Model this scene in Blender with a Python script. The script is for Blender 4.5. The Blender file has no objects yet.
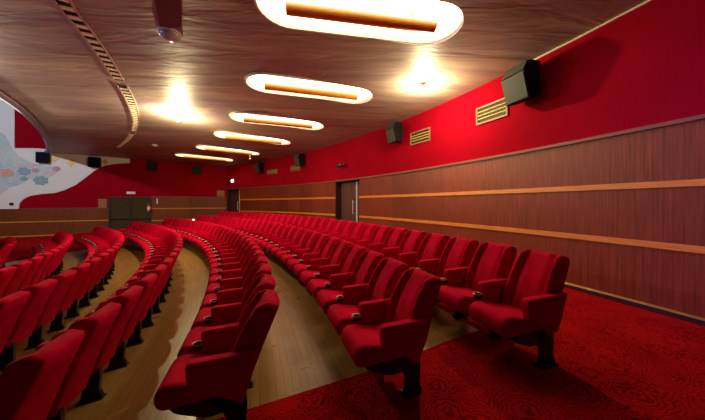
import bpy, bmesh, math, random
from math import sin, cos, radians, degrees, pi, sqrt, atan2, hypot
from mathutils import Vector, Matrix
from mathutils.geometry import tessellate_polygon
random.seed(7)
S = bpy.context.scene
COL = S.collection

# ---------------------------------------------------------------- camera
F, HZ, H = 264.7, 203.05, 1.493         # focal length in px, horizon row, eye height
cam = bpy.data.cameras.new('camera')
cam.sensor_width = 36.0
cam.lens = F / 705 * 36
cam.shift_y = -(210 - HZ) / 705
cam.clip_start = 0.05
co = bpy.data.objects.new('camera', cam)
COL.objects.link(co)
co.location = (0, 0, H)
co.rotation_euler = (pi / 2, 0, 0)
S.camera = co

# ---------------------------------------------------------------- world, exposure, stage light, added fills
w = bpy.data.worlds.new('world'); S.world = w; w.use_nodes = True
w.node_tree.nodes['Background'].inputs[0].default_value = (0.25, 0.2, 0.3, 1)
w.node_tree.nodes['Background'].inputs[1].default_value = 0.02
S.view_settings.view_transform = 'Standard'
S.view_settings.look = 'None'
S.view_settings.exposure = 0.0
S.view_settings.gamma = 1.0
S.view_settings.use_curve_mapping = False

OVAL_STRENGTH = 5.2
BULB_POWER = 320.0

def spot(name, loc, target, power, color, size=80, radius=.15, blend=.6):
    l = bpy.data.lights.new(name, 'SPOT'); l.energy = power; l.color = color
    l.spot_size = radians(size); l.spot_blend = blend; l.shadow_soft_size = radius
    o = bpy.data.objects.new(name, l); COL.objects.link(o); o.location = loc
    o.rotation_euler = (Vector(target) - Vector(loc)).to_track_quat('-Z', 'Y').to_euler()
    return o
# cool stage spot above the screen; added fills for ceiling and near rear wall
spot('stage_or_fill_spot', (-15.0, 6.0, 6.6), (-18.5, 15.2, 4.0), 1700, (0.90, 0.93, 1.0), 85)
spot('stage_or_fill_spot', (-19.0, 4.0, -0.3), (-10.0, 8.0, 4.7), 2000, (1.0, 0.84, 0.60), 50, .3, 1.0)  # added warm fill from below, brightens the ceiling
spot('stage_or_fill_spot', (-15.0, -1.6, -0.4), (-8.0, 3.4, 4.7), 900, (0.86, 0.74, 1.0), 58, .3, 1.0)  # added lilac fill, aimed up to brighten the near left ceiling
spot('front_spot', (-13.2, 8.6, 4.35), (0.5, 6.0, -0.5), 1100, (1.0, 0.80, 0.60), 84, .08, .6)
spot('violet_fill_spot', (1.2, -2.2, 2.4), (5.2, 2.4, 1.8), 2000, (0.20, 0.10, 1.0), 56, .4, 1.0)  # added fill behind the camera, tints the near panelling violet

# ---------------------------------------------------------------- layout: the hall is laid out on arcs
CX, CY = -22.589, -5.167                 # common centre of the seat rows and of the rear wall
RW = 28.09                               # radius of the rear wall
Z_CAP, Z_CEIL = 2.52, 4.28
FW0 = Vector((-9.36, 19.60)); FA = radians(25.5)
FD = Vector((-cos(FA), -sin(FA)))        # along the far wall, towards the screen
FN = Vector((sin(FA), -cos(FA)))         # into the room
def P(r, t, z=0.0):
    return Vector((CX + r * cos(radians(t)), CY + r * sin(radians(t)), z))
def PF(t, z, out=0.0):
    p = FW0 + FD * t + FN * out
    return Vector((p.x, p.y, z))
def polar(x, y): return hypot(x - CX, y - CY), degrees(atan2(y - CY, x - CX))
def interp(x, pts):
    if x <= pts[0][0]: return pts[0][1]
    for (a, b), (c, d) in zip(pts, pts[1:]):
        if x <= c: return b + (d - b) * (x - a) / (c - a)
    return pts[-1][1]
FL = [(8, -1.35), (14.2, -1.05), (15.5, -.95), (16.2, -.89), (17.5, -.77), (18.85, -.635), (20.05, -.556), (21.37, -.43), (22.71, -.30), (24.2, -.175), (25.3, .005), (26.2, 0.02), (40, 0.0)]
def zfloor(r):
    return (interp(r - .3, FL) + interp(r, FL) * 2 + interp(r + .3, FL)) / 4
def sstep(x, a, b):
    x = max(0, min(1, (x - a) / (b - a))); return x * x * (3 - 2 * x)
def zceil(r, t):
    return Z_CEIL + .04 * (RW - r) - .10 * sstep(t, 54, 66)
def ray(u, v):
    return (u - 352.5) / F, (HZ - v) / F
def on_wall(u, v):
    a, b = ray(u, v)
    A = a * a + 1; B = -2 * a * CX - 2 * CY; C = CX * CX + CY * CY - RW * RW
    d = (-B + sqrt(B * B - 4 * A * C)) / 2 / A
    return polar(a * d, d)[1], H + b * d
def on_far(u, v):
    a, b = ray(u, v)
    t = (a * FW0.y - FW0.x) / (FD.x - a * FD.y)
    return t, H + b * (FW0 + FD * t).y
def on_ceil(u, v):
    a, b = ray(u, v); z = 4.4
    for _ in range(60):
        d = (z - H) / b; r, t = polar(a * d, d); z = .5 * z + .5 * zceil(r, t)
    return Vector((a * d, d, z))

# ---------------------------------------------------------------- materials
def mat(name, base=(.5, .5, .5), rough=.6, metal=0.0, spec=.5, emit=None, estr=0.0, sheen=0.0, coat=0.0):
    m = bpy.data.materials.new(name); m.use_nodes = True
    b = m.node_tree.nodes['Principled BSDF']
    b.inputs['Base Color'].default_value = (*base, 1)
    b.inputs['Roughness'].default_value = rough
    b.inputs['Metallic'].default_value = metal
    b.inputs['Specular IOR Level'].default_value = spec
    b.inputs['Sheen Weight'].default_value = sheen
    b.inputs['Coat Weight'].default_value = coat
    if emit:
        b.inputs['Emission Color'].default_value = (*emit, 1)
        b.inputs['Emission Strength'].default_value = estr
    return m
class NT:
    def __init__(s, m): s.t = m.node_tree; s.b = s.t.nodes['Principled BSDF']
    def n(s, typ, **kw):
        x = s.t.nodes.new(typ)
        for k, v in kw.items(): setattr(x, k, v)
        return x
    def l(s, a, b): s.t.links.new(a, b)
    def coords(s, kind, scale):
        tc = s.n('ShaderNodeTexCoord'); mp = s.n('ShaderNodeMapping')
        mp.inputs['Scale'].default_value = scale
        s.l(tc.outputs[kind], mp.inputs[0]); return mp.outputs[0]
    def noise(s, vec, scale, detail=4, rough=.55, dist=0.0):
        x = s.n('ShaderNodeTexNoise'); x.inputs['Scale'].default_value = scale
        x.inputs['Detail'].default_value = detail; x.inputs['Roughness'].default_value = rough
        x.inputs['Distortion'].default_value = dist
        s.l(vec, x.inputs['Vector']); return x.outputs['Fac']
    def ramp(s, fac, stops):
        x = s.n('ShaderNodeValToRGB'); e = x.color_ramp.elements
        while len(e) < len(stops): e.new(.5)
        for k, (p, c) in enumerate(stops):
            e[k].position = p; e[k].color = (*c, 1) if len(c) == 3 else c
        s.l(fac, x.inputs[0]); return x.outputs[0]
    def mix(s, fac, a, b, mode='MIX'):
        x = s.n('ShaderNodeMix', data_type='RGBA', blend_type=mode)
        if isinstance(fac, float): x.inputs[0].default_value = fac
        else: s.l(fac, x.inputs[0])
        for i, v in ((6, a), (7, b)):
            if isinstance(v, tuple): x.inputs[i].default_value = (*v, 1)
            else: s.l(v, x.inputs[i])
        return x.outputs[2]
    def bump(s, h, strength=.3, dist=.01):
        x = s.n('ShaderNodeBump'); x.inputs['Strength'].default_value = strength
        x.inputs['Distance'].default_value = dist
        s.l(h, x.inputs['Height']); s.l(x.outputs[0], s.b.inputs['Normal'])
    def math(s, op, a, b=None):
        x = s.n('ShaderNodeMath', operation=op)
        s.l(a, x.inputs[0])
        if b is not None: x.inputs[1].default_value = b
        return x.outputs[0]

def mat_velvet(name, c0, c1):
    m = mat(name, c0, .75, sheen=.03, spec=.02); k = NT(m)
    k.b.inputs['Sheen Roughness'].default_value = .4
    k.b.inputs['Sheen Tint'].default_value = (1, .03, .08, 1)
    v = k.coords('Object', (1, 1, 1))
    a = k.noise(v, 7, 3); f = k.noise(v, 260, 2)
    k.l(k.ramp(a, [(.35, c0), (.65, c1)]), k.b.inputs['Base Color'])
    k.bump(f, .25, .003)
    return m
M = {}
M['velvet'] = mat_velvet('red_velvet', (.37, .0007, .020), (.50, .0012, .031))
M['velvet_back'] = mat_velvet('red_velvet_back', (.28, .001, .014), (.36, .001, .02))
M['black'] = mat('black_plastic', (.012, .010, .011), .45)
M['metal_dark'] = mat('dark_metal', (.02, .017, .018), .4, .6)
M['chrome'] = mat('chrome', (.75, .75, .75), .18, 1.0)
M['rim'] = mat('dull_silver_rim', (.50, .45, .38), .45, .5)
M['brass'] = mat('brass', (.75, .50, .2), .3, .9)
M['speaker_grey'] = mat('speaker_grey', (.055, .060, .050), .65, spec=.25)
M['speaker_dark'] = mat('speaker_dark', (.008, .008, .008), .7, spec=.15)
M['speaker_teal'] = mat('speaker_teal', (.012, .022, .022), .7, spec=.2)
M['white'] = mat('white_plaster', (.78, .78, .80), .7)
M['cream'] = mat('cream_paint', (.85, .74, .48), .5)
M['fin'] = mat('pale_fin', (.9, .86, .60), .5)
M['tan'] = mat('tan_wood', (.33, .13, .045), .6)
M['gold'] = mat('gold_paint', (.65, .42, .12), .5, .2)
M['navy'] = mat('navy_speaker', (.004, .006, .014), .9, spec=.1)
M['darkjamb'] = mat('dark_brown_jamb', (.030, .014, .014), .55)
M['leaf_brown'] = mat('brown_door_leaf', (.085, .028, .020), .5)
M['stile'] = mat('bright_steel', (.72, .70, .72), .5, .1)
M['leaf_bronze'] = mat('bronze_door_leaf', (.060, .040, .014), .75, spec=.15)
M['slatgold'] = mat('vent_slat', (.55, .40, .10), .5)
M['bulb'] = mat('lit_bulb', (1, .9, .7), .3, emit=(1, .80, .42), estr=60)
M['aislelamp'] = mat('aisle_lamp', (1, .9, .8), .3, emit=(1, .75, .6), estr=4)
M['signlamp'] = mat('round_lamp', (1, .9, .8), .3, emit=(1, .9, .75), estr=5)
M['panel_emit'] = mat('lit_diffuser', (1, .95, .85), .5, emit=(1, .84, .60), estr=OVAL_STRENGTH)
M['well'] = mat('light_well_white', (.85, .75, .55), .6)
M['barwood'] = mat('orange_wood_bar', (.72, .28, .06), .35)
M['domeglass'] = mat('dome_glass', (.45, .5, .62), .15, spec=.8)
M['hatch'] = mat('maroon_hatch', (.13, .045, .06), .5)
M['blue_pale'] = mat('pale_blue_paint', (.42, .55, .66), .6)
M['teal'] = mat('teal_paint', (.20, .42, .52), .6)
M['blue'] = mat('blue_paint', (.24, .38, .60), .6)
M['pink'] = mat('pink_paint', (.70, .36, .36), .6)
M['magenta'] = mat('magenta_paint', (.58, .28, .42), .6)
M['sign_white'] = mat('sign_white', (.8, .75, .75), .6)
M['extred'] = mat('extinguisher_red', (.55, .02, .02), .35)
M['dark'] = mat('near_black', (.006, .005, .006), .7)

def mk_mural_blue():
    m = M['blue_pale']; k = NT(m); v = k.coords('Object', (1, 1, 1))
    f = k.noise(v, 1.6, 4, .6, 1.2)
    k.l(k.ramp(f, [(.3, (.36, .50, .68)), (.5, (.55, .66, .68)), (.62, (.62, .52, .60)), (.75, (.40, .58, .60))]), k.b.inputs['Base Color'])
mk_mural_blue()

def mk_redwall():
    m = mat('red_wall_fabric', (.36, .006, .015), .8, spec=.02); k = NT(m)
    v = k.coords('UV', (1, 1, 1)); f = k.noise(v, .9, 5, .65)
    g = k.noise(k.coords('UV', (14, 1.2, 1)), 3, 3)
    c = k.ramp(f, [(.3, (.25, .0015, .010)), (.7, (.34, .002, .014))])
    c = k.mix(.25, c, k.ramp(g, [(.3, (.20, .001, .006)), (.7, (.40, .003, .014))]))
    k.l(c, k.b.inputs['Base Color']); k.bump(k.noise(v, 90, 3), .3, .004); return m
M['redwall'] = mk_redwall()

def mk_woodwall(name, tint):
    m = mat(name, (.15, .04, .03), .40, spec=.30); k = NT(m)
    g = k.noise(k.coords('UV', (22, .9, 1)), 1.6, 6, .65, .3)
    c = k.ramp(g, [(.25, tuple(x * .55 for x in tint)), (.5, tint), (.75, tuple(x * 1.45 for x in tint))])
    # veneer sheets: each strip a little lighter or darker
    uv = k.coords('UV', (1, 1, 1)); sx = k.n('ShaderNodeSeparateXYZ'); k.l(uv, sx.inputs[0])
    fl = k.math('FLOOR', k.math('DIVIDE', sx.outputs[0], 1.18))
    wn = k.n('ShaderNodeTexWhiteNoise', noise_dimensions='1D'); k.l(fl, wn.inputs['W'])
    c = k.mix(.6, c, k.ramp(wn.outputs['Value'], [(0, (.55, .50, .50)), (1, (1, 1, 1))]), 'MULTIPLY')
    fr = k.math('FRACT', k.math('DIVIDE', sx.outputs[0], .095))
    gr = k.ramp(fr, [(0, (.45, .45, .45)), (.10, (1, 1, 1)), (.92, (1, 1, 1)), (1, (.45, .45, .45))])
    c = k.mix(.4, c, gr, 'MULTIPLY')
    k.l(c, k.b.inputs['Base Color']); k.bump(gr, .25, .004)
    return m
M['woodwall'] = mk_woodwall('mahogany_wall', (.215, .038, .014))
M['woodwall_far'] = mk_woodwall('mahogany_far_wall', (.20, .050, .012))

def mk_rail():
    m = mat('orange_wood_rail', (.6, .2, .05), .4); k = NT(m)
    g = k.noise(k.coords('UV', (1.2, 25, 1)), 3, 5)
    k.l(k.ramp(g, [(.3, (.50, .16, .018)), (.7, (.76, .28, .035))]), k.b.inputs['Base Color']); return m
M['rail'] = mk_rail()
M['capwood'] = mat('cap_moulding', (.20, .055, .028), .5)

def mk_ceiling():
    m = mat('ceiling_lacquer', (.3, .17, .13), .36, spec=.55); k = NT(m)
    a = k.noise(k.coords('Object', (.22, 1.3, 1)), 1.5, 6, .6, .8)
    b = k.noise(k.coords('Object', (.12, .5, 1)), 1.1, 3, .5, .4)
    c = k.ramp(a, [(.25, (.20, .14, .18)), (.5, (.36, .27, .26)), (.72, (.60, .49, .32))])
    c = k.mix(.4, c, k.ramp(b, [(.35, (.24, .17, .20)), (.65, (.48, .39, .24))]))
    k.l(c, k.b.inputs['Base Color'])
    r = k.n('ShaderNodeMapRange'); k.l(a, r.inputs[0]); r.inputs[3].default_value = .42; r.inputs[4].default_value = .62
    k.l(r.outputs[0], k.b.inputs['Roughness'])
    k.bump(k.noise(k.coords('Object', (.4, 1.8, 1)), 1.4, 4, .55, .6), .4, .06)
    return m
M['ceiling'] = mk_ceiling()

def mk_carpet():
    m = mat('red_patterned_carpet', (.3, .01, .012), .95, spec=.03); k = NT(m)
    v = k.coords('Object', (1, 1, 1))
    wv = k.n('ShaderNodeTexWave', wave_type='RINGS', rings_direction='SPHERICAL')
    vo = k.n('ShaderNodeTexVoronoi', feature='F1'); vo.inputs['Scale'].default_value = 3.2
    k.l(v, vo.inputs['Vector'])
    sub = k.n('ShaderNodeVectorMath', operation='SUBTRACT'); k.l(v, sub.inputs[0]); k.l(vo.outputs['Position'], sub.inputs[1])
    k.l(sub.outputs[0], wv.inputs['Vector']); wv.inputs['Scale'].default_value = 13
    wv.inputs['Distortion'].default_value = 9; wv.inputs['Detail'].default_value = 2; wv.inputs['Detail Scale'].default_value = 1.2
    c = k.ramp(wv.outputs['Fac'], [(.12, (.08, .001, .002)), (.32, (.32, .002, .005)), (1, (.44, .006, .009))])
    n = k.noise(v, 2.2, 4, .6)
    c = k.mix(.35, c, k.ramp(n, [(.35, (.16, .001, .003)), (.65, (.52, .008, .010))]))
    k.l(c, k.b.inputs['Base Color']); k.bump(k.noise(v, 160, 2), .5, .006); return m
M['carpet'] = mk_carpet()

def mk_parquet():
    m = mat('parquet', (.25, .15, .06), .34, spec=.5); k = NT(m)
    br = k.n('ShaderNodeTexBrick'); k.l(k.coords('UV', (1, 1, 1)), br.inputs['Vector'])
    br.inputs['Scale'].default_value = 1.0; br.inputs['Brick Width'].default_value = .45; br.inputs['Row Height'].default_value = .075
    br.inputs['Mortar Size'].default_value = .002; br.inputs['Color1'].default_value = (.33, .19, .05, 1)
    br.inputs['Color2'].default_value = (.26, .145, .036, 1); br.inputs['Mortar'].default_value = (.10, .05, .02, 1)
    g = k.noise(k.coords('UV', (3, 40, 1)), 2, 4)
    c = k.mix(.35, br.outputs['Color'], k.ramp(g, [(.3, (.6, .6, .6)), (.7, (1, 1, 1))]), 'MULTIPLY')
    k.l(c, k.b.inputs['Base Color'])
    n = k.noise(k.coords('UV', (1, 1, 1)), 3, 4)
    r = k.n('ShaderNodeMapRange'); k.l(n, r.inputs[0]); r.inputs[3].default_value = .22; r.inputs[4].default_value = .38
    k.l(r.outputs[0], k.b.inputs['Roughness']); return m
M['parquet'] = mk_parquet()

# ---------------------------------------------------------------- mesh helpers
def obj(name, bm, m, parent=None, smooth=False):
    me = bpy.data.meshes.new(name)
    bmesh.ops.recalc_face_normals(bm, faces=bm.faces)
    bm.to_mesh(me); bm.free()
    for x in (m if isinstance(m, (list, tuple)) else [m]): me.materials.append(x)
    if smooth:
        for p in me.polygons: p.use_smooth = True
        try: me.set_sharp_from_angle(angle=radians(50))
        except Exception: pass
    o = bpy.data.objects.new(name, me); COL.objects.link(o)
    if parent is not None: o.parent = parent
    return o
def thing(name, label, cat, loc=(0, 0, 0), rotz=0.0, group=None):
    o = bpy.data.objects.new(name, None); COL.objects.link(o)
    o.location = loc; o.rotation_euler = (0, 0, rotz); o.empty_display_size = .1
    tag(o, label, cat, group); return o
def tag(o, label, cat, group=None):
    o['label'] = label; o['category'] = cat
    if group: o['group'] = group
    return o
def struct(o):
    o['kind'] = 'structure'; return o
def add_box(bm, c, s, rot=None, bevel=0.0):
    g = bmesh.ops.create_cube(bm, size=1.0)['verts']
    mt = Matrix.Translation(c) @ (rot.to_4x4() if rot else Matrix()) @ Matrix.Diagonal((*s, 1))
    bmesh.ops.transform(bm, matrix=mt, verts=g)
    if bevel:
        es = list({e for v in g for e in v.link_edges})
        bmesh.ops.bevel(bm, geom=es, offset=bevel, segments=2, affect='EDGES', profile=.5)
def add_cyl(bm, p0, p1, r0, r1=None, seg=16):
    p0, p1 = Vector(p0), Vector(p1); d = p1 - p0
    g = bmesh.ops.create_cone(bm, cap_ends=True, segments=seg, radius1=r0, radius2=r0 if r1 is None else r1, depth=d.length)['verts']
    bmesh.ops.transform(bm, matrix=Matrix.Translation((p0 + p1) / 2) @ d.to_track_quat('Z', 'Y').to_matrix().to_4x4(), verts=g)
def add_lathe(bm, prof, c=(0, 0, 0), seg=24):
    rings = []
    for r, z in prof:
        rings.append([bm.verts.new((c[0] + r * cos(2 * pi * k / seg), c[1] + r * sin(2 * pi * k / seg), c[2] + z)) for k in range(seg)])
    for a, b in zip(rings, rings[1:]):
        for k in range(seg):
            bm.faces.new((a[k], a[(k + 1) % seg], b[(k + 1) % seg], b[k]))
    return rings
def add_prism(bm, pts, thick_vec):
    a = [bm.verts.new(p) for p in pts]; b = [bm.verts.new(Vector(p) + Vector(thick_vec)) for p in pts]
    bm.faces.new(a); bm.faces.new(b[::-1]); n = len(a)
    for i in range(n): bm.faces.new((a[i], a[(i + 1) % n], b[(i + 1) % n], b[i]))
def shape_profile(pts, n=3, rad=.03):
    """round the corners of a closed 2-D profile"""
    out = []; N = len(pts)
    for i in range(N):
        p = Vector(pts[i][:2]); a = Vector(pts[i - 1][:2]); b = Vector(pts[(i + 1) % N][:2])
        r = pts[i][2] if len(pts[i]) > 2 else rad
        da = (a - p); db = (b - p)
        ra = min(r, da.length * .48); rb = min(r, db.length * .48)
        s = p + da.normalized() * ra; e = p + db.normalized() * rb
        for k in range(n + 1):
            t = k / n; out.append(s * (1 - t) ** 2 + p * 2 * t * (1 - t) + e * t * t)
    return out
def loft_y(bm, prof, ys, inset, fshift=None):
    """extrude an (x,z) profile along y with pillowed ends. inset(y)->metres pulled in; fshift(y,p)->dx"""
    c = sum(prof, Vector((0, 0))) / len(prof); rings = []
    for y in ys:
        i = inset(y); ring = []
        for p in prof:
            d = p - c; L = d.length
            q = c + d * max(0.1, (L - i) / L)
            ring.append(bm.verts.new((q.x + (fshift(y, p) if fshift else 0), y, q.y)))
        rings.append(ring)
    n = len(prof)
    for a, b in zip(rings, rings[1:]):
        for k in range(n): bm.faces.new((a[k], a[(k + 1) % n], b[(k + 1) % n], b[k]))
    bm.faces.new(rings[0]); bm.faces.new(rings[-1][::-1])
def pillow(w, e=.025, d=.022):
    def f(y):
        t = (abs(y) - (w - e)) / e
        return 0 if t <= 0 else d * (1 - sqrt(max(0, 1 - t * t)))
    return f
def ys_for(w, e=.025, mid=8):
    a = [w, w - e * .12, w - e * .35, w - e * .7, w - e]
    inner = [(-1 + 2 * k / mid) * (w - e) for k in range(mid + 1)]
    return sorted(set([-x for x in a[:-1]] + inner + a[:-1]))

# ---------------------------------------------------------------- ROOM
NEAR_Y = -2.6
SC0 = FW0 + FD * 16.0                               # corner of the far wall and the screen wall
def clip(bm):
    for co_, no_ in (((FW0.x, FW0.y, 0), (-FN.x, -FN.y, 0)), ((SC0.x, SC0.y, 0), (FD.x, FD.y, 0)), ((0, NEAR_Y, 0), (0, -1, 0))):
        bmesh.ops.bisect_plane(bm, geom=bm.verts[:] + bm.edges[:] + bm.faces[:], plane_co=co_, plane_no=no_, clear_outer=True)
def grid(bm, rs, ts, zf, mi=None):
    uvl = bm.loops.layers.uv.verify(); V = {}
    for i, r in enumerate(rs):
        for j, t in enumerate(ts):
            rr = r(t) if callable(r) else r
            V[i, j] = (bm.verts.new(P(rr, t, zf(rr, t))), rr, t)
    for i in range(len(rs) - 1):
        for j in range(len(ts) - 1):
            q = [V[i, j], V[i + 1, j], V[i + 1, j + 1], V[i, j + 1]]
            f = bm.faces.new([x[0] for x in q])
            for lp, x in zip(f.loops, q): lp[uvl].uv = (radians(x[2]) * 23.0, x[1])
            if mi: f.material_index = mi(sum(x[1] for x in q) / 4, sum(x[2] for x in q) / 4)
    return bm
def frange(a, b, n): return [a + (b - a) * k / n for k in range(n + 1)]
# floor: parquet between the rows, carpet in the aisles
bm = bmesh.new()
rs = frange(4, 14, 5) + frange(14, 25.45, 44)[1:] + frange(25.45, RW + .35, 6)[1:]
ts = [-30, -15, 0, 6, 12, 16, 18.95] + frange(18.95, 57.2, 40)[1:] + frange(57.2, 115, 24)[1:]
grid(bm, rs, ts, lambda r, t: zfloor(r), lambda r, t: 0 if (18.95 < t < 57.2 and r < 25.45) else 1)
clip(bm)
struct(obj('floor', bm, [M['parquet'], M['carpet']], smooth=True))

# ceiling with its oval light wells cut out
CE = [(-30, 17.0), (20, 17.2), (38, 17.45), (45.9, 17.84), (48.5, 18.04), (53.5, 18.35), (59.5, 18.87), (67.5, 19.78), (77.7, 21.34), (84, 22.4)]
def redge(t): return (interp(t - 2, CE) + interp(t, CE) + interp(t + 2, CE)) / 3
bm = bmesh.new()
ts = frange(-20, 84, 60)
rs = [(lambda k: (lambda t: redge(t) + (RW + .02 - redge(t)) * k / 12))(k) for k in range(13)]
grid(bm, rs, ts, zceil)
clip(bm)
bot = bm.faces[:]
ret = bmesh.ops.extrude_face_region(bm, geom=bot)
up = [g for g in ret['geom'] if isinstance(g, bmesh.types.BMVert)]
bmesh.ops.translate(bm, vec=(0, 0, .24), verts=up)
ceiling = struct(obj('ceiling', bm, M['ceiling']))
OV = [((.18, 4.12), 10.5), ((-1.02, 6.82), 16.5), ((-2.62, 9.48), 20), ((-4.42, 11.95), 27), ((-6.75, 14.55), 36), ((-9.2, 16.6), 39)]
OL, OWD = 3.22, 1.04
def stadium(L, W, n=14):
    r = W / 2; h = L / 2 - r; pts = []
    for k in range(n + 1): a = -pi / 2 + pi * k / n; pts.append((h + r * cos(a), r * sin(a)))
    for k in range(n + 1): a = pi / 2 + pi * k / n; pts.append((-h + r * cos(a), r * sin(a)))
    return pts
bm = bmesh.new()
for (x, y), a in OV:
    R = Matrix.Rotation(radians(a), 3, 'Z'); z = zceil(*polar(x, y))
    add_prism(bm, [Vector((x, y, z - .5)) + R @ Vector((p[0], p[1], 0)) for p in stadium(OL, OWD)], (0, 0, 1.2))
cut = obj('cut', bm, M['well'])
md = ceiling.modifiers.new('b', 'BOOLEAN'); md.object = cut; md.operation = 'DIFFERENCE'; md.solver = 'EXACT'
dg = bpy.context.evaluated_depsgraph_get()
nm = bpy.data.meshes.new_from_object(ceiling.evaluated_get(dg))
ceiling.modifiers.clear(); ceiling.data = nm
bpy.data.objects.remove(cut)
for p in ceiling.data.polygons: p.use_smooth = True
ceiling.data.set_sharp_from_angle(angle=radians(30))

# ceiling edge over the stage: rising fascia and its pale rolled lip
bm = bmesh.new()
uvl = bm.loops.layers.uv.verify(); TT = frange(-20, 82, 80)
def sweep(bm, tt, prof):
    rows_ = []
    for t in tt: rows_.append([bm.verts.new(P(redge(t) + dr, t, zceil(redge(t), t) + dz)) for dr, dz in prof])
    for a, b in zip(rows_, rows_[1:]):
        for k in range(len(prof)): bm.faces.new((a[k], a[(k + 1) % len(prof)], b[(k + 1) % len(prof)], b[k]))
sweep(bm, TT, [(-.02, .0), (.10, .0), (.10, 3.2), (-.02, 3.2)]); clip(bm)
struct(obj('trim_1', bm, M['hatch'], smooth=True))
bm = bmesh.new()
sweep(bm, TT, [(-.16, .12), (-.20, .02), (-.16, -.07), (-.06, -.10), (.02, -.05), (.0, .12)]); clip(bm)
struct(obj('trim_2', bm, mat('pale_plaster_lip', (.26, .26, .36), .5), smooth=True))
bm = bmesh.new()
grid(bm, [4, 10, lambda t: redge(t) + .1], frange(-20, 110, 20), lambda r, t: 7.5); clip(bm)
struct(obj('ceiling_stage', bm, M['hatch']))

# rear wall (curved): mahogany below, red cloth above
T0, T1 = 5.0, 61.95
D1 = (35.45, 39.15); D2 = (58.75, 61.6)
def arc_strip(bm, t0, t1, r, z0, z1, mi=0, step=1.0):
    uvl = bm.loops.layers.uv.verify(); n = max(1, int((t1 - t0) / step)); tt = frange(t0, t1, n)
    for a, b in zip(tt, tt[1:]):
        q = [(a, z0), (b, z0), (b, z1), (a, z1)]
        f = bm.faces.new([bm.verts.new(P(r, t, z)) for t, z in q]); f.material_index = mi; f.smooth = True
        for lp, (t, z) in zip(f.loops, q): lp[uvl].uv = (radians(t) * RW, z)
bm = bmesh.new()
for a, b in ((T0, D1[0]), (D1[1], D2[0]), (D2[1], T1)): arc_strip(bm, a, b, RW, -.3, Z_CAP, 0)
arc_strip(bm, T0, T1, RW, Z_CAP, 4.4, 1)
bmesh.ops.remove_doubles(bm, verts=bm.verts[:], dist=.0005)
struct(obj('wall_rear', bm, [M['woodwall'], M['redwall']]))
def arc_bar(bm, t0, t1, prof, step=1.0):
    """prof = list of (inward distance from wall, z)"""
    uvl = bm.loops.layers.uv.verify(); n = max(1, int((t1 - t0) / step)); R_ = []
    for t in frange(t0, t1, n): R_.append(([bm.verts.new(P(RW - d, t, z)) for d, z in prof], t))
    m_ = len(prof)
    for (a, ta), (b, tb) in zip(R_, R_[1:]):
        for k in range(m_):
            f = bm.faces.new((a[k], a[(k + 1) % m_], b[(k + 1) % m_], b[k])); 
            for lp, (t, j) in zip(f.loops, ((ta, k), (ta, k + 1), (tb, k + 1), (tb, k))):
                lp[uvl].uv = (radians(t) * RW, prof[j % m_][1] + prof[j % m_][0])
    bm.faces.new(R_[0][0]); bm.faces.new(R_[-1][0][::-1])
SEG = ((T0, D1[0]), (D1[1], D2[0]))
def arc_trim(name, prof, m, segs=SEG):
    bm = bmesh.new()
    for a, b in segs: arc_bar(bm, a, b, prof)
    return struct(obj(name, bm, m, smooth=True))
def rect(d, z0, z1): return [(-.01, z0), (d, z0), (d, z1), (-.01, z1)]
arc_trim('trim_3', rect(.022, 1.700, 1.785), M['rail'])
arc_trim('trim_4', rect(.022, .885, .970), M['rail'])
arc_trim('trim_5', rect(.045, Z_CAP - .015, Z_CAP + .035), M['capwood'], ((T0, T1),))
arc_trim('baseboard_rear', [(-.01, -.05), (.03, -.05), (.03, .085), (-.01, .085)], mat('dark_baseboard', (.035, .012, .012), .4))
arc_trim('trim_6', [(-.01, .085), (.036, .085), (.030, .107), (-.01, .11)], M['brass'])
arc_trim('trim_7', rect(.03, 4.255, 4.285), M['cream'], ((T0, 22.2),))
# other walls
bm = bmesh.new(); uvl = bm.loops.layers.uv.verify()
def flat_quad(bm, pts, uvs, mi=0):
    f = bm.faces.new([bm.verts.new(p) for p in pts]); f.material_index = mi
    l_ = bm.loops.layers.uv.verify()
    for lp, uv in zip(f.loops, uvs): lp[l_].uv = uv
def far_quad(bm, t0, t1, z0, z1, mi, out=0):
    flat_quad(bm, [PF(t0, z0, out), PF(t1, z0, out), PF(t1, z1, out), PF(t0, z1, out)], [(t0, z0), (t1, z0), (t1, z1), (t0, z1)], mi)
FD0, FD1, FDZ = 4.52, 6.68, 1.84
CR, CL = 1.91, 1.17
far_quad(bm, -.02, FD0, -1, CR, 0); far_quad(bm, FD1, 16, -1.6, CL, 0)
far_quad(bm, -.02, FD0, CR, 7.6, 1); far_quad(bm, FD1, 16, CL, 7.6, 1); far_quad(bm, FD0, FD1, FDZ, 7.6, 1)
struct(obj('wall_far', bm, [M['woodwall_far'], M['redwall']]))
def far_box(bm, t0, t1, z0, z1, o0, o1):
    pts = [PF(t0, z0, o0), PF(t1, z0, o0), PF(t1, z1, o0), PF(t0, z1, o0)]
    tv = FN * (o1 - o0); add_prism(bm, pts, (tv.x, tv.y, 0))
def far_trim(name, lst, m):
    bm = bmesh.new()
    for a in lst: far_box(bm, *a)
    bm.loops.layers.uv.verify()
    return struct(obj(name, bm, m))
far_trim('trim_8', [(0, FD0, 1.085, 1.155, -.01, .022), (FD1, 16, .375, .445, -.01, .022)], M['rail'])
far_trim('trim_9', [(0, FD0, .285, .355, -.01, .022), (FD1, 16, -.435, -.365, -.01, .022)], M['rail'])
far_trim('trim_10', [(0, FD0, CR - .02, CR + .03, -.01, .03), (FD1, 16, CL - .02, CL + .03, -.01, .03)], M['capwood'])
bm = bmesh.new()
e = SC0 + Vector((-FD.y, FD.x)) * -1 * 0
dirS = Vector((-FD.y, FD.x));
if dirS.y > 0: dirS = -dirS
E_ = SC0 + dirS * ((NEAR_Y - SC0.y) / dirS.y)
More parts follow.
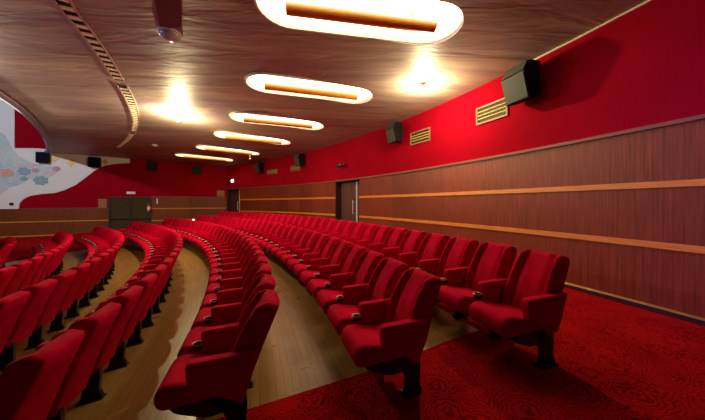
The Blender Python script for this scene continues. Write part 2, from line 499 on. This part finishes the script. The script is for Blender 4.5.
flat_quad(bm, [(SC0.x, SC0.y, -2), (E_.x, E_.y, -2), (E_.x, E_.y, 7.6), (SC0.x, SC0.y, 7.6)], [(0, 0), (17, 0), (17, 9), (0, 9)])
struct(obj('wall_screen', bm, M['redwall']))
bm = bmesh.new(); xr = CX + sqrt(RW ** 2 - (NEAR_Y - CY) ** 2)
flat_quad(bm, [(E_.x, NEAR_Y, -2), (xr, NEAR_Y, -2), (xr, NEAR_Y, 7.6), (E_.x, NEAR_Y, 7.6)], [(0, 0), (22, 0), (22, 9), (0, 9)])
struct(obj('wall_near', bm, mat('bounce_cut_black', (.02, .008, .01), .9, spec=.05)))  # unseen wall, coloured black to keep bounce off the seat sides

# ---------------------------------------------------------------- rear doors (in recesses)
def door(name, t0, t1, label_edge):
    root = bpy.data.objects.new(name, None); COL.objects.link(root); struct(root)
    tm = (t0 + t1) / 2; root.location = P(RW, tm, 0); root.rotation_euler = (0, 0, radians(tm))
    W = radians(t1 - t0) * RW / 2; ZT = Z_CAP - .02; dp = .34
    bm = bmesh.new()
    for s in (-1, 1): add_box(bm, (dp / 2 + .01, s * (W + .0), ZT / 2 - .05), (dp, .05, ZT + .1))
    add_box(bm, (dp / 2 + .01, 0, ZT + .0), (dp, 2 * W + .05, .04))
    add_box(bm, (dp + .05, 0, ZT / 2), (.03, 2 * W + .1, ZT + .1))
    obj('door_frame', bm, M['darkjamb'], root)
    for s in (-1, 1):
        bm = bmesh.new(); add_box(bm, (dp - .04, s * W * .49, ZT / 2 - .01), (.045, W * .95, ZT - .06), bevel=.004)
        obj('door_leaf', bm, M['leaf_brown'], root)
    bm = bmesh.new(); add_box(bm, (dp - .085, -.22 * W * 2, ZT / 2), (.04, .07, ZT - .08)); obj('meeting_stile', bm, M['stile'], root)
    bm = bmesh.new()
    add_cyl(bm, (dp - .13, -.15, .98), (dp - .13, -.15, 1.62), .018)
    for z in (1.05, 1.55): add_cyl(bm, (dp - .13, -.15, z), (dp - .05, -.15, z), .012)
    obj('door_handle', bm, M['stile'], root)
    return root
door('door_1', *D1, ''); door('door_2', *D2, '')
# far double door
root = bpy.data.objects.new('door_3', None); COL.objects.link(root); struct(root)
zf0 = -.42
bm = bmesh.new()
far_box(bm, FD0 - .03, FD0 + .05, zf0, FDZ + .04, -.10, .03); far_box(bm, FD1 - .05, FD1 + .03, zf0, FDZ + .04, -.10, .03)
far_box(bm, FD0, FD1, FDZ - .03, FDZ + .05, -.10, .03); far_box(bm, FD0, FD1, zf0 - .2, FDZ, -.14, -.11)
obj('door_frame', bm, M['darkjamb'], root)
mid = (FD0 + FD1) / 2
for a, b in ((FD0 + .05, mid - .01), (mid + .01, FD1 - .05)):
    bm = bmesh.new(); far_box(bm, a, b, zf0, FDZ - .04, -.09, -.04); lf = obj('door_leaf', bm, M['leaf_bronze'], root)
    bm = bmesh.new(); far_box(bm, a + .07, b - .07, .44, .50, .0, .04)
    far_box(bm, a + .05, a + .12, .40, .54, -.04, .03); far_box(bm, b - .12, b - .05, .40, .54, -.04, .03)
    obj('push_bar', bm, M['chrome'], lf)
bm = bmesh.new(); far_box(bm, mid - .035, mid + .035, zf0, FDZ - .04, -.04, -.015); obj('meeting_stile', bm, M['chrome'], root)
bm = bmesh.new(); far_box(bm, mid + .14, mid + .22, 1.35, 1.68, -.04, -.01); obj('door_closer', bm, M['chrome'], root)

# ---------------------------------------------------------------- ceiling oval lights
ORD = ['nearest', 'second', 'third', 'fourth', 'fifth', 'farthest']
for i, ((x, y), a) in enumerate(OV):
    z = zceil(*polar(x, y))
    t = thing('ceiling_light', {0: 'large glowing oval ceiling light with a wooden bar, nearest to the camera',
        5: 'glowing oval ceiling light with a wooden bar, farthest in the row'}.get(i, 'glowing oval ceiling light with a wooden bar, %s in the row from the camera' % ORD[i]),
        'ceiling light', (x, y, z), radians(a), 'oval lights in the ceiling')
    bm = bmesh.new()
    o_, n_ = stadium(OL, OWD), stadium(OL - .02, OWD - .02)
    lo = [bm.verts.new((p[0], p[1], -.012)) for p in stadium(OL + .05, OWD + .05)]
    lo2 = [bm.verts.new((p[0], p[1], .03)) for p in stadium(OL + .05, OWD + .05)]
    li = [bm.verts.new((p[0], p[1], -.012)) for p in n_]; hi = [bm.verts.new((p[0], p[1], .19)) for p in n_]
    N = len(n_)
    for k in range(N):
        q = (k + 1) % N
        bm.faces.new((lo[k], lo[q], li[q], li[k])); bm.faces.new((li[k], li[q], hi[q], hi[k])); bm.faces.new((lo[k], lo2[k], lo2[q], lo[q]))
    obj('light_well', bm, M['well'], t)
    bm = bmesh.new(); add_prism(bm, [(p[0], p[1], .16) for p in stadium(OL - .03, OWD - .03)], (0, 0, .03)); obj('diffuser', bm, M['panel_emit'], t)
    bm = bmesh.new(); add_cyl(bm, (-1.18, 0, -.07), (1.18, 0, -.07), .10, seg=20); bmesh.ops.scale(bm, vec=(1, 1, .8), verts=bm.verts[:])
    for s in (-.8, .8): add_box(bm, (s, 0, .05), (.03, .03, .24))
    obj('wooden_bar', bm, M['barwood'], t, smooth=True)

# ---------------------------------------------------------------- cinema seats
# local frame: +x back, y along the row, origin on the floor under the pedestal; back top at x=.40
def build_seat():
    t = thing('cinema_seat', '', 'seat')
    ys = ys_for(.212, .03)
    # seat cushion, rounded at the front
    prof = shape_profile([(-.45, .44, .08), (-.38, .515, .07), (-.08, .460, .05), (.10, .435, .03), (.10, .35, .03), (-.26, .33, .04), (-.43, .325, .07)], 4)
    bm = bmesh.new(); loft_y(bm, prof, ys, pillow(.212, .035, .03)); obj('seat_cushion', bm, M['velvet'], t, True)
    # shell below the cushion
    bm = bmesh.new()
    loft_y(bm, shape_profile([(-.37, .36, .02), (.13, .40, .02), (.15, .24, .03), (-.10, .20, .05), (-.33, .29, .05)], 2), ys_for(.205, .02, 2), pillow(.205, .02, .02))
    obj('seat_pan', bm, M['black'], t, True)
    # backrest with side wings and a softly channelled middle
    base = [(.035, .40), (.055, .50), (.090, .60), (.145, .74), (.208, .86), (.262, .93), (.28, .968), (.305, .992), (.345, .998), (.388, .975), (.398, .95),
            (.352, .84), (.300, .72), (.252, .60), (.205, .48), (.165, .36), (.135, .27), (.10, .26), (.06, .31)]
    prof = [Vector(p) for p in base]
    front = {i for i in range(0, 8)}
    def fs(y, p):
        ay = abs(y); z = p.y
        k = prof.index(p)
        if k < 9:
            s = 0
            if ay > .150: s = -.055 * sstep(ay, .150, .190)
            if .125 < ay < .16: s += .022
            return s * (1 if z < .97 else .4)
        return .022 * (1 - (ay / .23) ** 2)     # outer back bows out
    Y = sorted(set([y * s for y in (0, .07, .12, .14, .15, .165, .185, .205, .210, .215, .218, .220) for s in (-1, 1)]))
    bm = bmesh.new(); loft_y(bm, prof, Y, pillow(.220, .028, .028), fs); 
    for v_ in bm.verts: v_.co.y *= 1.0 - .09 * sstep(v_.co.z, .55, 1.0)
    obj('backrest', bm, M['velvet'], t, True)
    # pedestal
    bm = bmesh.new()
    pts = [(-.16, .46), (.15, .44), (.17, .24), (.16, .10), (.19, .02), (.02, .02), (.04, .14), (-.02, .26), (-.14, .36)]
    add_prism(bm, [(x, -.205, z) for x, z in pts], (0, .05, 0)); obj('pedestal', bm, M['metal_dark'], t)
    bm = bmesh.new(); add_box(bm, (.10, -.18, .002), (.20, .10, .045), bevel=.008); obj('foot_plate', bm, M['metal_dark'], t)
    return t
def arm_mesh():
    prof = shape_profile([(-.235, .665, .04), (.24, .675, .01), (.18, .48, .02), (.11, .33, .03), (.04, .36, .05), (-.22, .475, .05)], 4)
    bm = bmesh.new(); loft_y(bm, prof, ys_for(.038, .016, 2), pillow(.038, .016, .013)); return bm
seat0 = build_seat()
PITCH = .56
def add_arm(parent, y): 
    o = obj('armrest', arm_mesh(), M['velvet'], parent, True); o.location = (0, y, 0); return o
arm0 = add_arm(seat0, -PITCH / 2)
def cup(parent, y):
    bm = bmesh.new()
    add_lathe(bm, [(.002, .50), (.034, .50), (.038, .535), (.042, .54), (.042, .548), (.037, .548), (.034, .51), (.002, .507)], (-.262, 0, 0), 20)
    add_box(bm, (-.215, 0, .525), (.05, .05, .03))
    c = obj('cup_holder', bm, M['black'], parent, True); c.location = (0, y, 0)
    bm = bmesh.new(); add_lathe(bm, [(.036, .546), (.036, .552), (.041, .555), (.045, .551), (.045, .543), (.041, .541)], (-.262, 0, 0), 20)
    r_ = obj('rim', bm, M['rim'], c, True); return c
cup0 = cup(seat0, -PITCH / 2)
def children(o): return [c for c in COL.objects if c.parent == o]
KIDS = {}
def kids(o):
    if o.name not in KIDS: KIDS[o.name] = children(o)
    return KIDS[o.name]
kids(seat0)
for c_ in kids(seat0): kids(c_)
def copy_tree(o, parent=None, skip=()):
    c = o.copy(); COL.objects.link(c); c.parent = parent
    for ch in kids(o):
        if ch in skip: continue
        copy_tree(ch, c)
    return c
ROWS = [  # back-top radius, first seat angle, last angle, phrase
    (25.80, 17.74, 55.6, 'back row by the rear wall'),
    (24.56, 18.36, 56.1, 'second row from the rear wall'),
    (23.14, 18.80, 56.6, 'third row from the rear wall'),
    (21.77, 18.62, 57.1, 'fourth row from the rear wall'),
    (20.45, 18.9, 57.2, 'fifth row from the rear wall'),
    (19.25, 18.9, 57.0, 'sixth row from the rear wall'),
    (18.00, 18.9, 57.0, 'seventh row from the rear wall'),
    (16.70, 18.9, 57.0, 'eighth row from the rear wall')]
ONES = ['', 'first', 'second', 'third', 'fourth', 'fifth', 'sixth', 'seventh', 'eighth', 'ninth', 'tenth', 'eleventh', 'twelfth', 'thirteenth',
        'fourteenth', 'fifteenth', 'sixteenth', 'seventeenth', 'eighteenth', 'nineteenth']
TENS = {2: ('twentieth', 'twenty-'), 3: ('thirtieth', 'thirty-'), 4: ('fortieth', 'forty-')}
def ordinal(n):
    if n < 20: return ONES[n]
    return TENS[n // 10][0] if n % 10 == 0 else TENS[n // 10][1] + ONES[n % 10]
used = False; nseats = 0
for ri, (Rt, t0, tmax, phrase) in enumerate(ROWS):
    Ro = Rt - .37; dth = degrees(PITCH / Rt); zf_ = interp(Ro, FL); n = int((tmax - t0) / dth) + 1
    for k in range(n):
        th = t0 + k * dth; p = P(Ro, th, zfloor(Ro))
        if p.y < .3: continue
        u = 352.5 + F * p.x / p.y
        if u < -130 - 130 / max(p.y, .5) : continue
        if ri >= 6 and u < -12: continue
        first = (k == 0)
        if not used and not first: s = seat0; used = True
        else: s = copy_tree(seat0, None, (cup0,) if first else ())
        s.location = p; s.rotation_euler = (0, 0, radians(th))
        nseats += 1
        if first:
            for c_ in s.children:
                if c_.name.startswith('armrest'): c_.location = (0, -.242, 0)
        if first: lab = 'red seat without cup holder at the near carpet end, ' + phrase
        elif k == n - 1: lab = 'red upholstered seat at the far end, ' + phrase
        else: lab = 'red seat, %s from the near end, %s' % (ordinal(k + 1), phrase)
        s['label'] = lab; s['category'] = 'seat'; s['group'] = 'red seats in the ' + phrase
        if k == n - 1:
            a_ = arm0.copy(); COL.objects.link(a_); a_.parent = s; a_.location = (0, PITCH / 2, 0)
print('SEATS', nseats)

# ---------------------------------------------------------------- rear wall speakers, vents, lamps
def wall_speaker(u, v, label, s=1.0, m='speaker_grey', grp='speakers on the red rear wall', swing=-5):
    th, z = on_wall(u, v)
    t = thing('wall_speaker', label, 'speaker', P(RW, th, z), radians(th + 180), grp)
    # local +x into the room
    rot = Matrix.Rotation(radians(swing), 4, 'Z')
    def tr(bm): bmesh.ops.transform(bm, matrix=Matrix.Translation((.10, 0, 0)) @ rot @ Matrix.Scale(s, 4), verts=bm.verts[:])
    bm = bmesh.new()
    pr = [(.02, -.30), (.27, -.36), (.40, .12), (.28, .34), (.02, .34)]
    add_prism(bm, [(x, -.26, z_) for x, z_ in pr], (0, .52, 0))
    bmesh.ops.bevel(bm, geom=bm.edges[:], offset=.008, segments=2, affect='EDGES'); tr(bm)
    obj('cabinet', bm, M['speaker_dark'], t)
    bm = bmesh.new()
    add_prism(bm, [(.285, -.235, -.34), (.285, .235, -.34), (.408, .235, .115), (.408, -.235, .115)], (.012, 0, -.003))
    add_prism(bm, [(.408, -.235, .13), (.408, .235, .13), (.295, .235, .335), (.295, -.235, .335)], (.012, 0, .006)); tr(bm)
    obj('grille', bm, M[m], t)
    bm = bmesh.new(); add_box(bm, (.035, 0, .02), (.10, .10, .16)); add_box(bm, (.0, 0, .02), (.03, .18, .22)); obj('bracket', bm, M['black'], t)
    return t
wall_speaker(532, 86, 'large grey wedge speaker high on the red wall beside the nearest vent', 1.0)
wall_speaker(401, 134, 'dark wedge speaker on the red wall left of the second vent', .92)
wall_speaker(304, 160.5, 'small dark speaker on the red wall above the second rear door end', .95)
wall_speaker(263, 168, 'small dark speaker on the red wall, farthest from the camera', .95)
def vent(u0, u1, vt, vb, label, z0, z1):
    a0 = on_wall(u1, vt)[0]; a1 = on_wall(u0, vt)[0]; th = (a0 + a1) / 2; W = radians(a1 - a0) * RW; Hh = z1 - z0
    t = thing('wall_vent', label, 'vent', P(RW, th, (z0 + z1) / 2), radians(th + 180), 'vents in the red rear wall')
    bm = bmesh.new(); add_box(bm, (.004, 0, 0), (.02, W - .02, Hh - .02)); obj('backing', bm, M['dark'], t)
    bm = bmesh.new()
    for s in (-1, 1):
        add_box(bm, (.016, 0, s * (Hh / 2 - .02)), (.045, W, .04)); add_box(bm, (.016, s * (W / 2 - .02), 0), (.044, .04, Hh - .08))
    obj('frame', bm, M['tan'], t)
    bm = bmesh.new()
    for k in range(3):
        z = -Hh / 2 + .04 + (Hh - .08) * (k + 1) / 4
        add_box(bm, (.022, 0, z), (.02, W - .08, .028), rot=Matrix.Rotation(radians(-30), 3, 'Y'))
    obj('slats', bm, M['slatgold'], t)
vent(477, 508.5, 108, 120, 'tan framed wall vent nearest the camera, beside the large grey speaker', 3.36, 3.77)
vent(411, 430.5, 130, 142, 'tan framed wall vent right of the second speaker', 3.35, 3.75)
vent(291, 300.5, 168, 171, 'small tan wall vent below left of the third speaker', 3.34, 3.66)
vent(267.5, 277.5, 170, 172, 'small tan wall vent farthest along the red wall', 3.33, 3.62)
# projector on a bracket, round lamp near the far corner
th, z = on_wall(344, 166)
t = thing('wall_camera', 'small dark device on a bracket on the red wall above the nearer rear door', 'camera', P(RW, th, z), radians(th + 180))
bm = bmesh.new(); add_box(bm, (.18, -.02, .01), (.22, .36, .14), bevel=.02); obj('body', bm, M['black'], t, True)
bm = bmesh.new(); add_cyl(bm, (.18, .14, .01), (.18, .26, .01), .055); obj('lens', bm, M['chrome'], t, True)
bm = bmesh.new(); add_box(bm, (.04, 0, -.02), (.10, .05, .05)); add_box(bm, (.0, 0, -.02), (.03, .30, .10)); obj('bracket', bm, M['tan'], t)
th, z = on_wall(233.5, 181)
bm = bmesh.new()
g = bmesh.ops.create_uvsphere(bm, u_segments=20, v_segments=12, radius=.12)['verts']
bmesh.ops.scale(bm, vec=(.5, 1, 1), verts=g)
t = thing('wall_lamp', 'round glowing white wall lamp above the far rear door', 'lamp', P(RW, th, z), radians(th + 180))
o = obj('globe', bm, M['signlamp'], t, True); o.location = (.1, 0, 0)
bm = bmesh.new(); add_cyl(bm, (-.01, 0, 0), (.04, 0, 0), .12); obj('base', bm, M['black'], t, True)

# ---------------------------------------------------------------- ceiling fittings
def pendant(u, v, label, lit=True, drop=.2, power=BULB_POWER):
    p = on_ceil(u, v)
    t = thing('pendant_bulb', label, 'lamp', p, 0)
    bm = bmesh.new(); add_cyl(bm, (0, 0, -.02), (0, 0, .02), .07); add_cyl(bm, (0, 0, -drop + .02), (0, 0, 0), .02, seg=10); obj('holder', bm, M['brass'], t, True)
    bm = bmesh.new(); bmesh.ops.create_uvsphere(bm, u_segments=16, v_segments=10, radius=.045)
    b = obj('bulb', bm, M['bulb'] if lit else M['sign_white'], t, True); b.location = (0, 0, -drop)
    if lit:
        l = bpy.data.lights.new('bulb_light', 'POINT'); l.energy = power; l.color = (1, .82, .45); l.shadow_soft_size = .05
        lo_ = bpy.data.objects.new('bulb_light', l); COL.objects.link(lo_); lo_.parent = t; lo_.location = (0, 0, -drop - .06)
    return t
pendant(423, 83, 'lit bare bulb under the ceiling near the rear wall vents')
pendant(178, 114, 'lit bare bulb under the middle of the ceiling with the widest glow', True, .2, 720.0)
pendant(250, 155, 'small unlit bulb hanging under the far part of the ceiling', False, .22)
def dome(u, v, r, label):
    p = on_ceil(u, v); t = thing('ceiling_dome', label, 'ceiling fitting', p, 0)
    bm = bmesh.new(); add_lathe(bm, [(r * 1.12, .02), (r * 1.12, -.02), (r, -.03), (.001, -.03)], seg=28); obj('base', bm, M['white'], t, True)
    bm = bmesh.new(); add_lathe(bm, [(r * cos(a), -.028 - r * .62 * sin(a)) for a in [k * pi / 2 / 8 for k in range(8)]] + [(.001, -.028 - r * .62)], seg=28)
    obj('dome', bm, M['domeglass'], t, True)
dome(170, 33, .17, 'pale unlit dome fitting on the ceiling beside the maroon hatch')
dome(155, 145, .13, 'small pale dome fitting on the far ceiling beyond the curved slot')
q = [on_ceil(*p) for p in ((152, -14), (180, -14), (182, 26), (160, 28))]
bm = bmesh.new(); add_prism(bm, [v_ + Vector((0, 0, -.02)) for v_ in q], (0, 0, .05))
tag(obj('ceiling_hatch', bm, M['hatch']), 'dark maroon rectangular hatch panel in the ceiling beside the dome', 'hatch')
# curved slots with pale fins
def slot(pix, label, w=.17):
    pts = [on_ceil(*p) for p in pix]; dense = []
    for i in range(len(pts) - 1):
        a = pts[max(i - 1, 0)]; b = pts[i]; c = pts[i + 1]; d = pts[min(i + 2, len(pts) - 1)]
        for k in range(14):
            s = k / 14
            dense.append(.5 * ((2 * b) + (c - a) * s + (2 * a - 5 * b + 4 * c - d) * s * s + (-a + 3 * b - 3 * c + d) * s ** 3))
    dense.append(pts[-1]); cen = dense[len(dense) // 2].copy()
    t = thing('ceiling_slot_vent', label, 'vent', cen, 0, 'curved slot vents in the ceiling')
    def strip(o0, o1, z0, z1):
        bm = bmesh.new(); R_ = []
        for i, p in enumerate(dense):
            tan = (dense[min(i + 1, len(dense) - 1)] - dense[max(i - 1, 0)]); tan.z = 0; tan.normalize()
            nn = Vector((tan.y, -tan.x, 0)); b_ = p - cen
            R_.append([bm.verts.new(b_ + nn * o + Vector((0, 0, z))) for o, z in ((o0, z0), (o1, z0), (o1, z1), (o0, z1))])
        for a, b in zip(R_, R_[1:]):
            for k in range(4): bm.faces.new((a[k], a[(k + 1) % 4], b[(k + 1) % 4], b[k]))
        bm.faces.new(R_[0]); bm.faces.new(R_[-1][::-1]); return bm
    obj('backing', strip(-w / 2, w / 2, -.006, .02), M['dark'], t)
    obj('edge_trim', strip(w / 2, w / 2 + .03, -.022, .02), M['lip'], t)
    obj('edge_trim', strip(-w / 2 - .035, -w / 2, -.022, .02), M['lip'], t)
    bm = bmesh.new(); acc = 0
    for i in range(1, len(dense)):
        a, b = dense[i - 1], dense[i]; L = (b - a).length; s = 0
        tan = (b - a).normalized()
        while acc + (L - s) >= .24:
            s += .24 - acc; acc = 0; p = a.lerp(b, s / L) - cen
            add_box(bm, p + Vector((0, 0, -.012)), (.11, w * .92, .016), rot=Matrix.Rotation(atan2(tan.y, tan.x), 3, 'Z'))
        acc += L - s
    obj('fins', bm, M['fin'], t)
M['lip'] = mat('slot_lip', (.46, .33, .30), .5)
slot([(56, -22), (62, 0), (85, 30), (104, 56), (119, 80)], 'long curved ceiling slot vent nearest the camera with pale fins')
slot([(122, 85), (129, 97), (134, 110), (136, 122), (134, 131)], 'middle curved ceiling slot vent with pale fins')
slot([(132.5, 133), (127, 140), (118, 147)], 'short far ceiling slot vent with pale fins')

# ---------------------------------------------------------------- far wall: painted relief, speakers, small things
def far_shape(q, out0, out1, bm=None):
    bm = bm or bmesh.new(); n = len(q)
    a = [bm.verts.new(PF(t_, z_, out0)) for t_, z_ in q]; b = [bm.verts.new(PF(t_, z_, out1)) for t_, z_ in q]
    for tri in tessellate_polygon([[Vector((t_, z_, 0)) for t_, z_ in q]]):
        bm.faces.new([b[k] for k in tri]); bm.faces.new([a[k] for k in tri[::-1]])
    for k in range(n): bm.faces.new((a[k], a[(k + 1) % n], b[(k + 1) % n], b[k]))
    return bm
def far_poly(pix, out0, out1, bm=None):
    bm = bm or bmesh.new(); q = []
    for p in pix:
        q.append(on_far(*p[:2]))
    return far_shape(q, out0, out1, bm)
mural = thing('painted_mural', 'white curved mural panel with a pale blue shape and flowers on the far wall', 'mural', PF(9, 2, 0))
def at_mural(o):
    o.parent = mural
    for v_ in o.data.vertices: v_.co -= mural.location
    return o
wp = [(19, 209), (20, 203), (24, 199), (30, 196), (42, 194), (55, 193), (65, 190), (76, 185), (86, 177.5), (95, 170.5), (104, 166), (114, 164), (130, 163.2), (130, 158.5),
      (90, 154), (60, 150.5), (38, 148.4), (15, 148.4), (15, 60), (-95, 60), (-95, 209)]
wbm = far_poly([p for p in wp if p[1] > 100 and p != (15, 148.4)][:-1] + [(15, 148.2), (-95, 148.2), (-95, 209)], 0, .04)
far_poly([(-95, 148.2), (15, 148.2), (15, 60), (-95, 60)], 0, .04, wbm)
at_mural(obj('white_panel', wbm, M['white']))
bp = [(-95, 130), (-30, 122), (0, 131.7), (7, 136.7), (12, 147), (20, 156.7), (33, 163), (47, 166), (58, 166.5), (60, 170), (53, 175.5), (43, 180), (30, 179), (20, 184.5), (10, 187.5), (0, 195), (-95, 204)]
at_mural(obj('pale_blue_shape', far_poly(bp, .035, .055), M['blue_pale']))
def flower(u, v, px, m):
    px *= .8
    t_, z_ = on_far(u, v); d = (FW0 + FD * t_).y; R = px * d / F
    bm = bmesh.new(); pts = []
    for k in range(48):
        a = 2 * pi * k / 48; r = R * (.72 + .28 * abs(cos(a * 3.5)))
        pts.append((t_ + r * cos(a) * 1.15, z_ + r * sin(a)))
    far_shape(pts, .05, .08, bm)
    o = at_mural(obj('flower', bm, M[m]))
    bm = bmesh.new(); c = PF(t_, z_, .08) - mural.location
    add_cyl(bm, c, c + Vector((FN.x, FN.y, 0)) * .02, R * .25); obj('flower_centre', bm, M['gold'], o)
for a in ((7.5, 173, 5.5, 'pink'), (25, 171.5, 5.5, 'blue'), (41.5, 180.5, 6, 'teal'), (57, 168.8, 3.3, 'magenta'), (24.5, 178.8, 3.2, 'teal'), (36, 170.5, 3, 'magenta')): flower(*a)
def star(u, v, px, label):
    t_, z_ = on_far(u, v); d = (FW0 + FD * t_).y; R = px * d / F; bm = bmesh.new(); pts = []
    for k in range(16):
        a = 2 * pi * k / 16; r = R * (1 if k % 4 == 0 else (.42 if k % 2 else .62)); pts.append((t_ + r * sin(a), z_ + r * cos(a)))
    far_shape(pts, .041, .07, bm)
    tag(obj('gold_star', bm, M['gold']), label, 'ornament', 'gold star ornaments')
star(71.8, 162.8, 5, 'gold star ornament on the white mural panel between the two black speakers')
star(55, 159, 4.5, 'gold star ornament just right of the left black speaker on the mural')
star(105.5, 161.8, 3.6, 'gold star ornament just right of the right black speaker on the mural')
def far_speaker(u0, u1, v0, v1, label, m):
    a = on_far(u0, v0); b = on_far(u1, v1); tt0, tt1 = min(a[0], b[0]), max(a[0], b[0]); z1, z0 = a[1], b[1]; tm = (tt0 + tt1) / 2
    t = thing('wall_speaker', label, 'speaker', PF(tm, (z0 + z1) / 2, .0), atan2(FN.y, FN.x), 'speakers on the far wall')
    W = (tt1 - tt0) * .92; Hh = z1 - z0
    bm = bmesh.new(); add_box(bm, (.21, 0, 0), (.26, W, Hh), bevel=.015); obj('cabinet', bm, M['speaker_dark'], t)
    bm = bmesh.new(); add_box(bm, (.345, 0, 0), (.015, W - .05, Hh - .05)); obj('grille', bm, M[m], t)
    bm = bmesh.new(); add_box(bm, (.05, 0, 0), (.10, .10, .10)); obj('bracket', bm, M['black'], t)
far_speaker(38.5, 51.5, 152.5, 163.5, 'black box speaker at the left end of the white mural panel', 'navy')
far_speaker(90, 102.5, 157.5, 168, 'black box speaker at the right tip of the white mural panel', 'navy')
far_speaker(148, 158, 162.5, 171, 'dark teal speaker on the far red wall above the double door', 'speaker_teal')
far_speaker(192.5, 202, 166.5, 174, 'dark teal speaker on the far red wall near the corner', 'speaker_teal')
def far_item(name, u0, u1, v0, v1, m, label, cat, d=.05):
    a = on_far(u0, v0); b = on_far(u1, v1); bm = bmesh.new()
    far_box(bm, min(a[0], b[0]), max(a[0], b[0]), b[1], a[1], .001, d)
    return tag(obj(name, bm, m), label, cat)
far_item('exit_lamp', 127, 135.5, 191.6, 194.2, M['sign_white'], 'thin pale exit lamp box above the far double door', 'lamp', .10)
far_item('wall_plaque', 217, 224.5, 190.5, 196.6, M['tan'], 'tan wooden plaque on the far wall beside the corner', 'plaque', .03)
bm = far_poly([(97.5, 199), (106.8, 199), (106.8, 207.8), (97.5, 207.8), (99.2, 205.6), (98, 203.4), (99.2, 201.2)], -.005, .03)
tag(obj('wall_plaque', bm, M['tan']), 'tan wooden plaque with a notched side left of the double door', 'plaque')
far_item('wall_sign', .5, 5, 203, 208, M['sign_white'], 'small white sign at the left edge of the far wall', 'sign', .03)
t_, z_ = on_far(12.5, 204); bm = bmesh.new(); add_cyl(bm, PF(t_, z_, .058), PF(t_, z_, .10), .085); tag(obj('round_socket', bm, M['black']), 'small round black fitting low on the white mural panel', 'fitting')
far_item('door_switch', 156.6, 157.8, 198.6, 203.6, M['sign_white'], 'narrow pale switch plate right of the far double door', 'switch', .03)
# fire extinguisher hung at the right of the far door
t_, z_ = on_far(149.3, 212)
ext = thing('fire_extinguisher', 'red fire extinguisher hung beside the far double door', 'extinguisher', PF(t_, z_, 0), atan2(FN.y, FN.x))
bm = bmesh.new(); add_lathe(bm, [(.001, 0), (.085, 0), (.09, .02), (.09, .42), (.07, .49), (.03, .53), (.03, .56), (.001, .56)], (.13, 0, 0), 18); obj('cylinder', bm, M['extred'], ext, True)
bm = bmesh.new(); add_cyl(bm, (.13, 0, .55), (.13, 0, .61), .025); add_box(bm, (.16, 0, .62), (.14, .03, .03)); obj('valve', bm, M['black'], ext)
bm = bmesh.new(); add_lathe(bm, [(.0905, .14), (.092, .14), (.092, .36), (.0905, .36)], (.13, 0, 0), 18)
obj('paper_label', bm, M['cream'], ext, True)
bm = bmesh.new(); add_box(bm, (.035, 0, .36), (.07, .05, .04)); obj('bracket', bm, M['black'], ext)
for u, v, lab in ((59, 235, 'small glowing white lamp low on the far wall left of the door'), (193.5, 220, 'small glowing white lamp low on the far wall right of the door')):
    t_, z_ = on_far(u, v); bm = bmesh.new(); bmesh.ops.create_uvsphere(bm, u_segments=12, v_segments=8, radius=.065)
    o = obj('aisle_lamp', bm, M['aislelamp'], None, True); o.location = PF(t_, z_, .05); tag(o, lab, 'lamp')
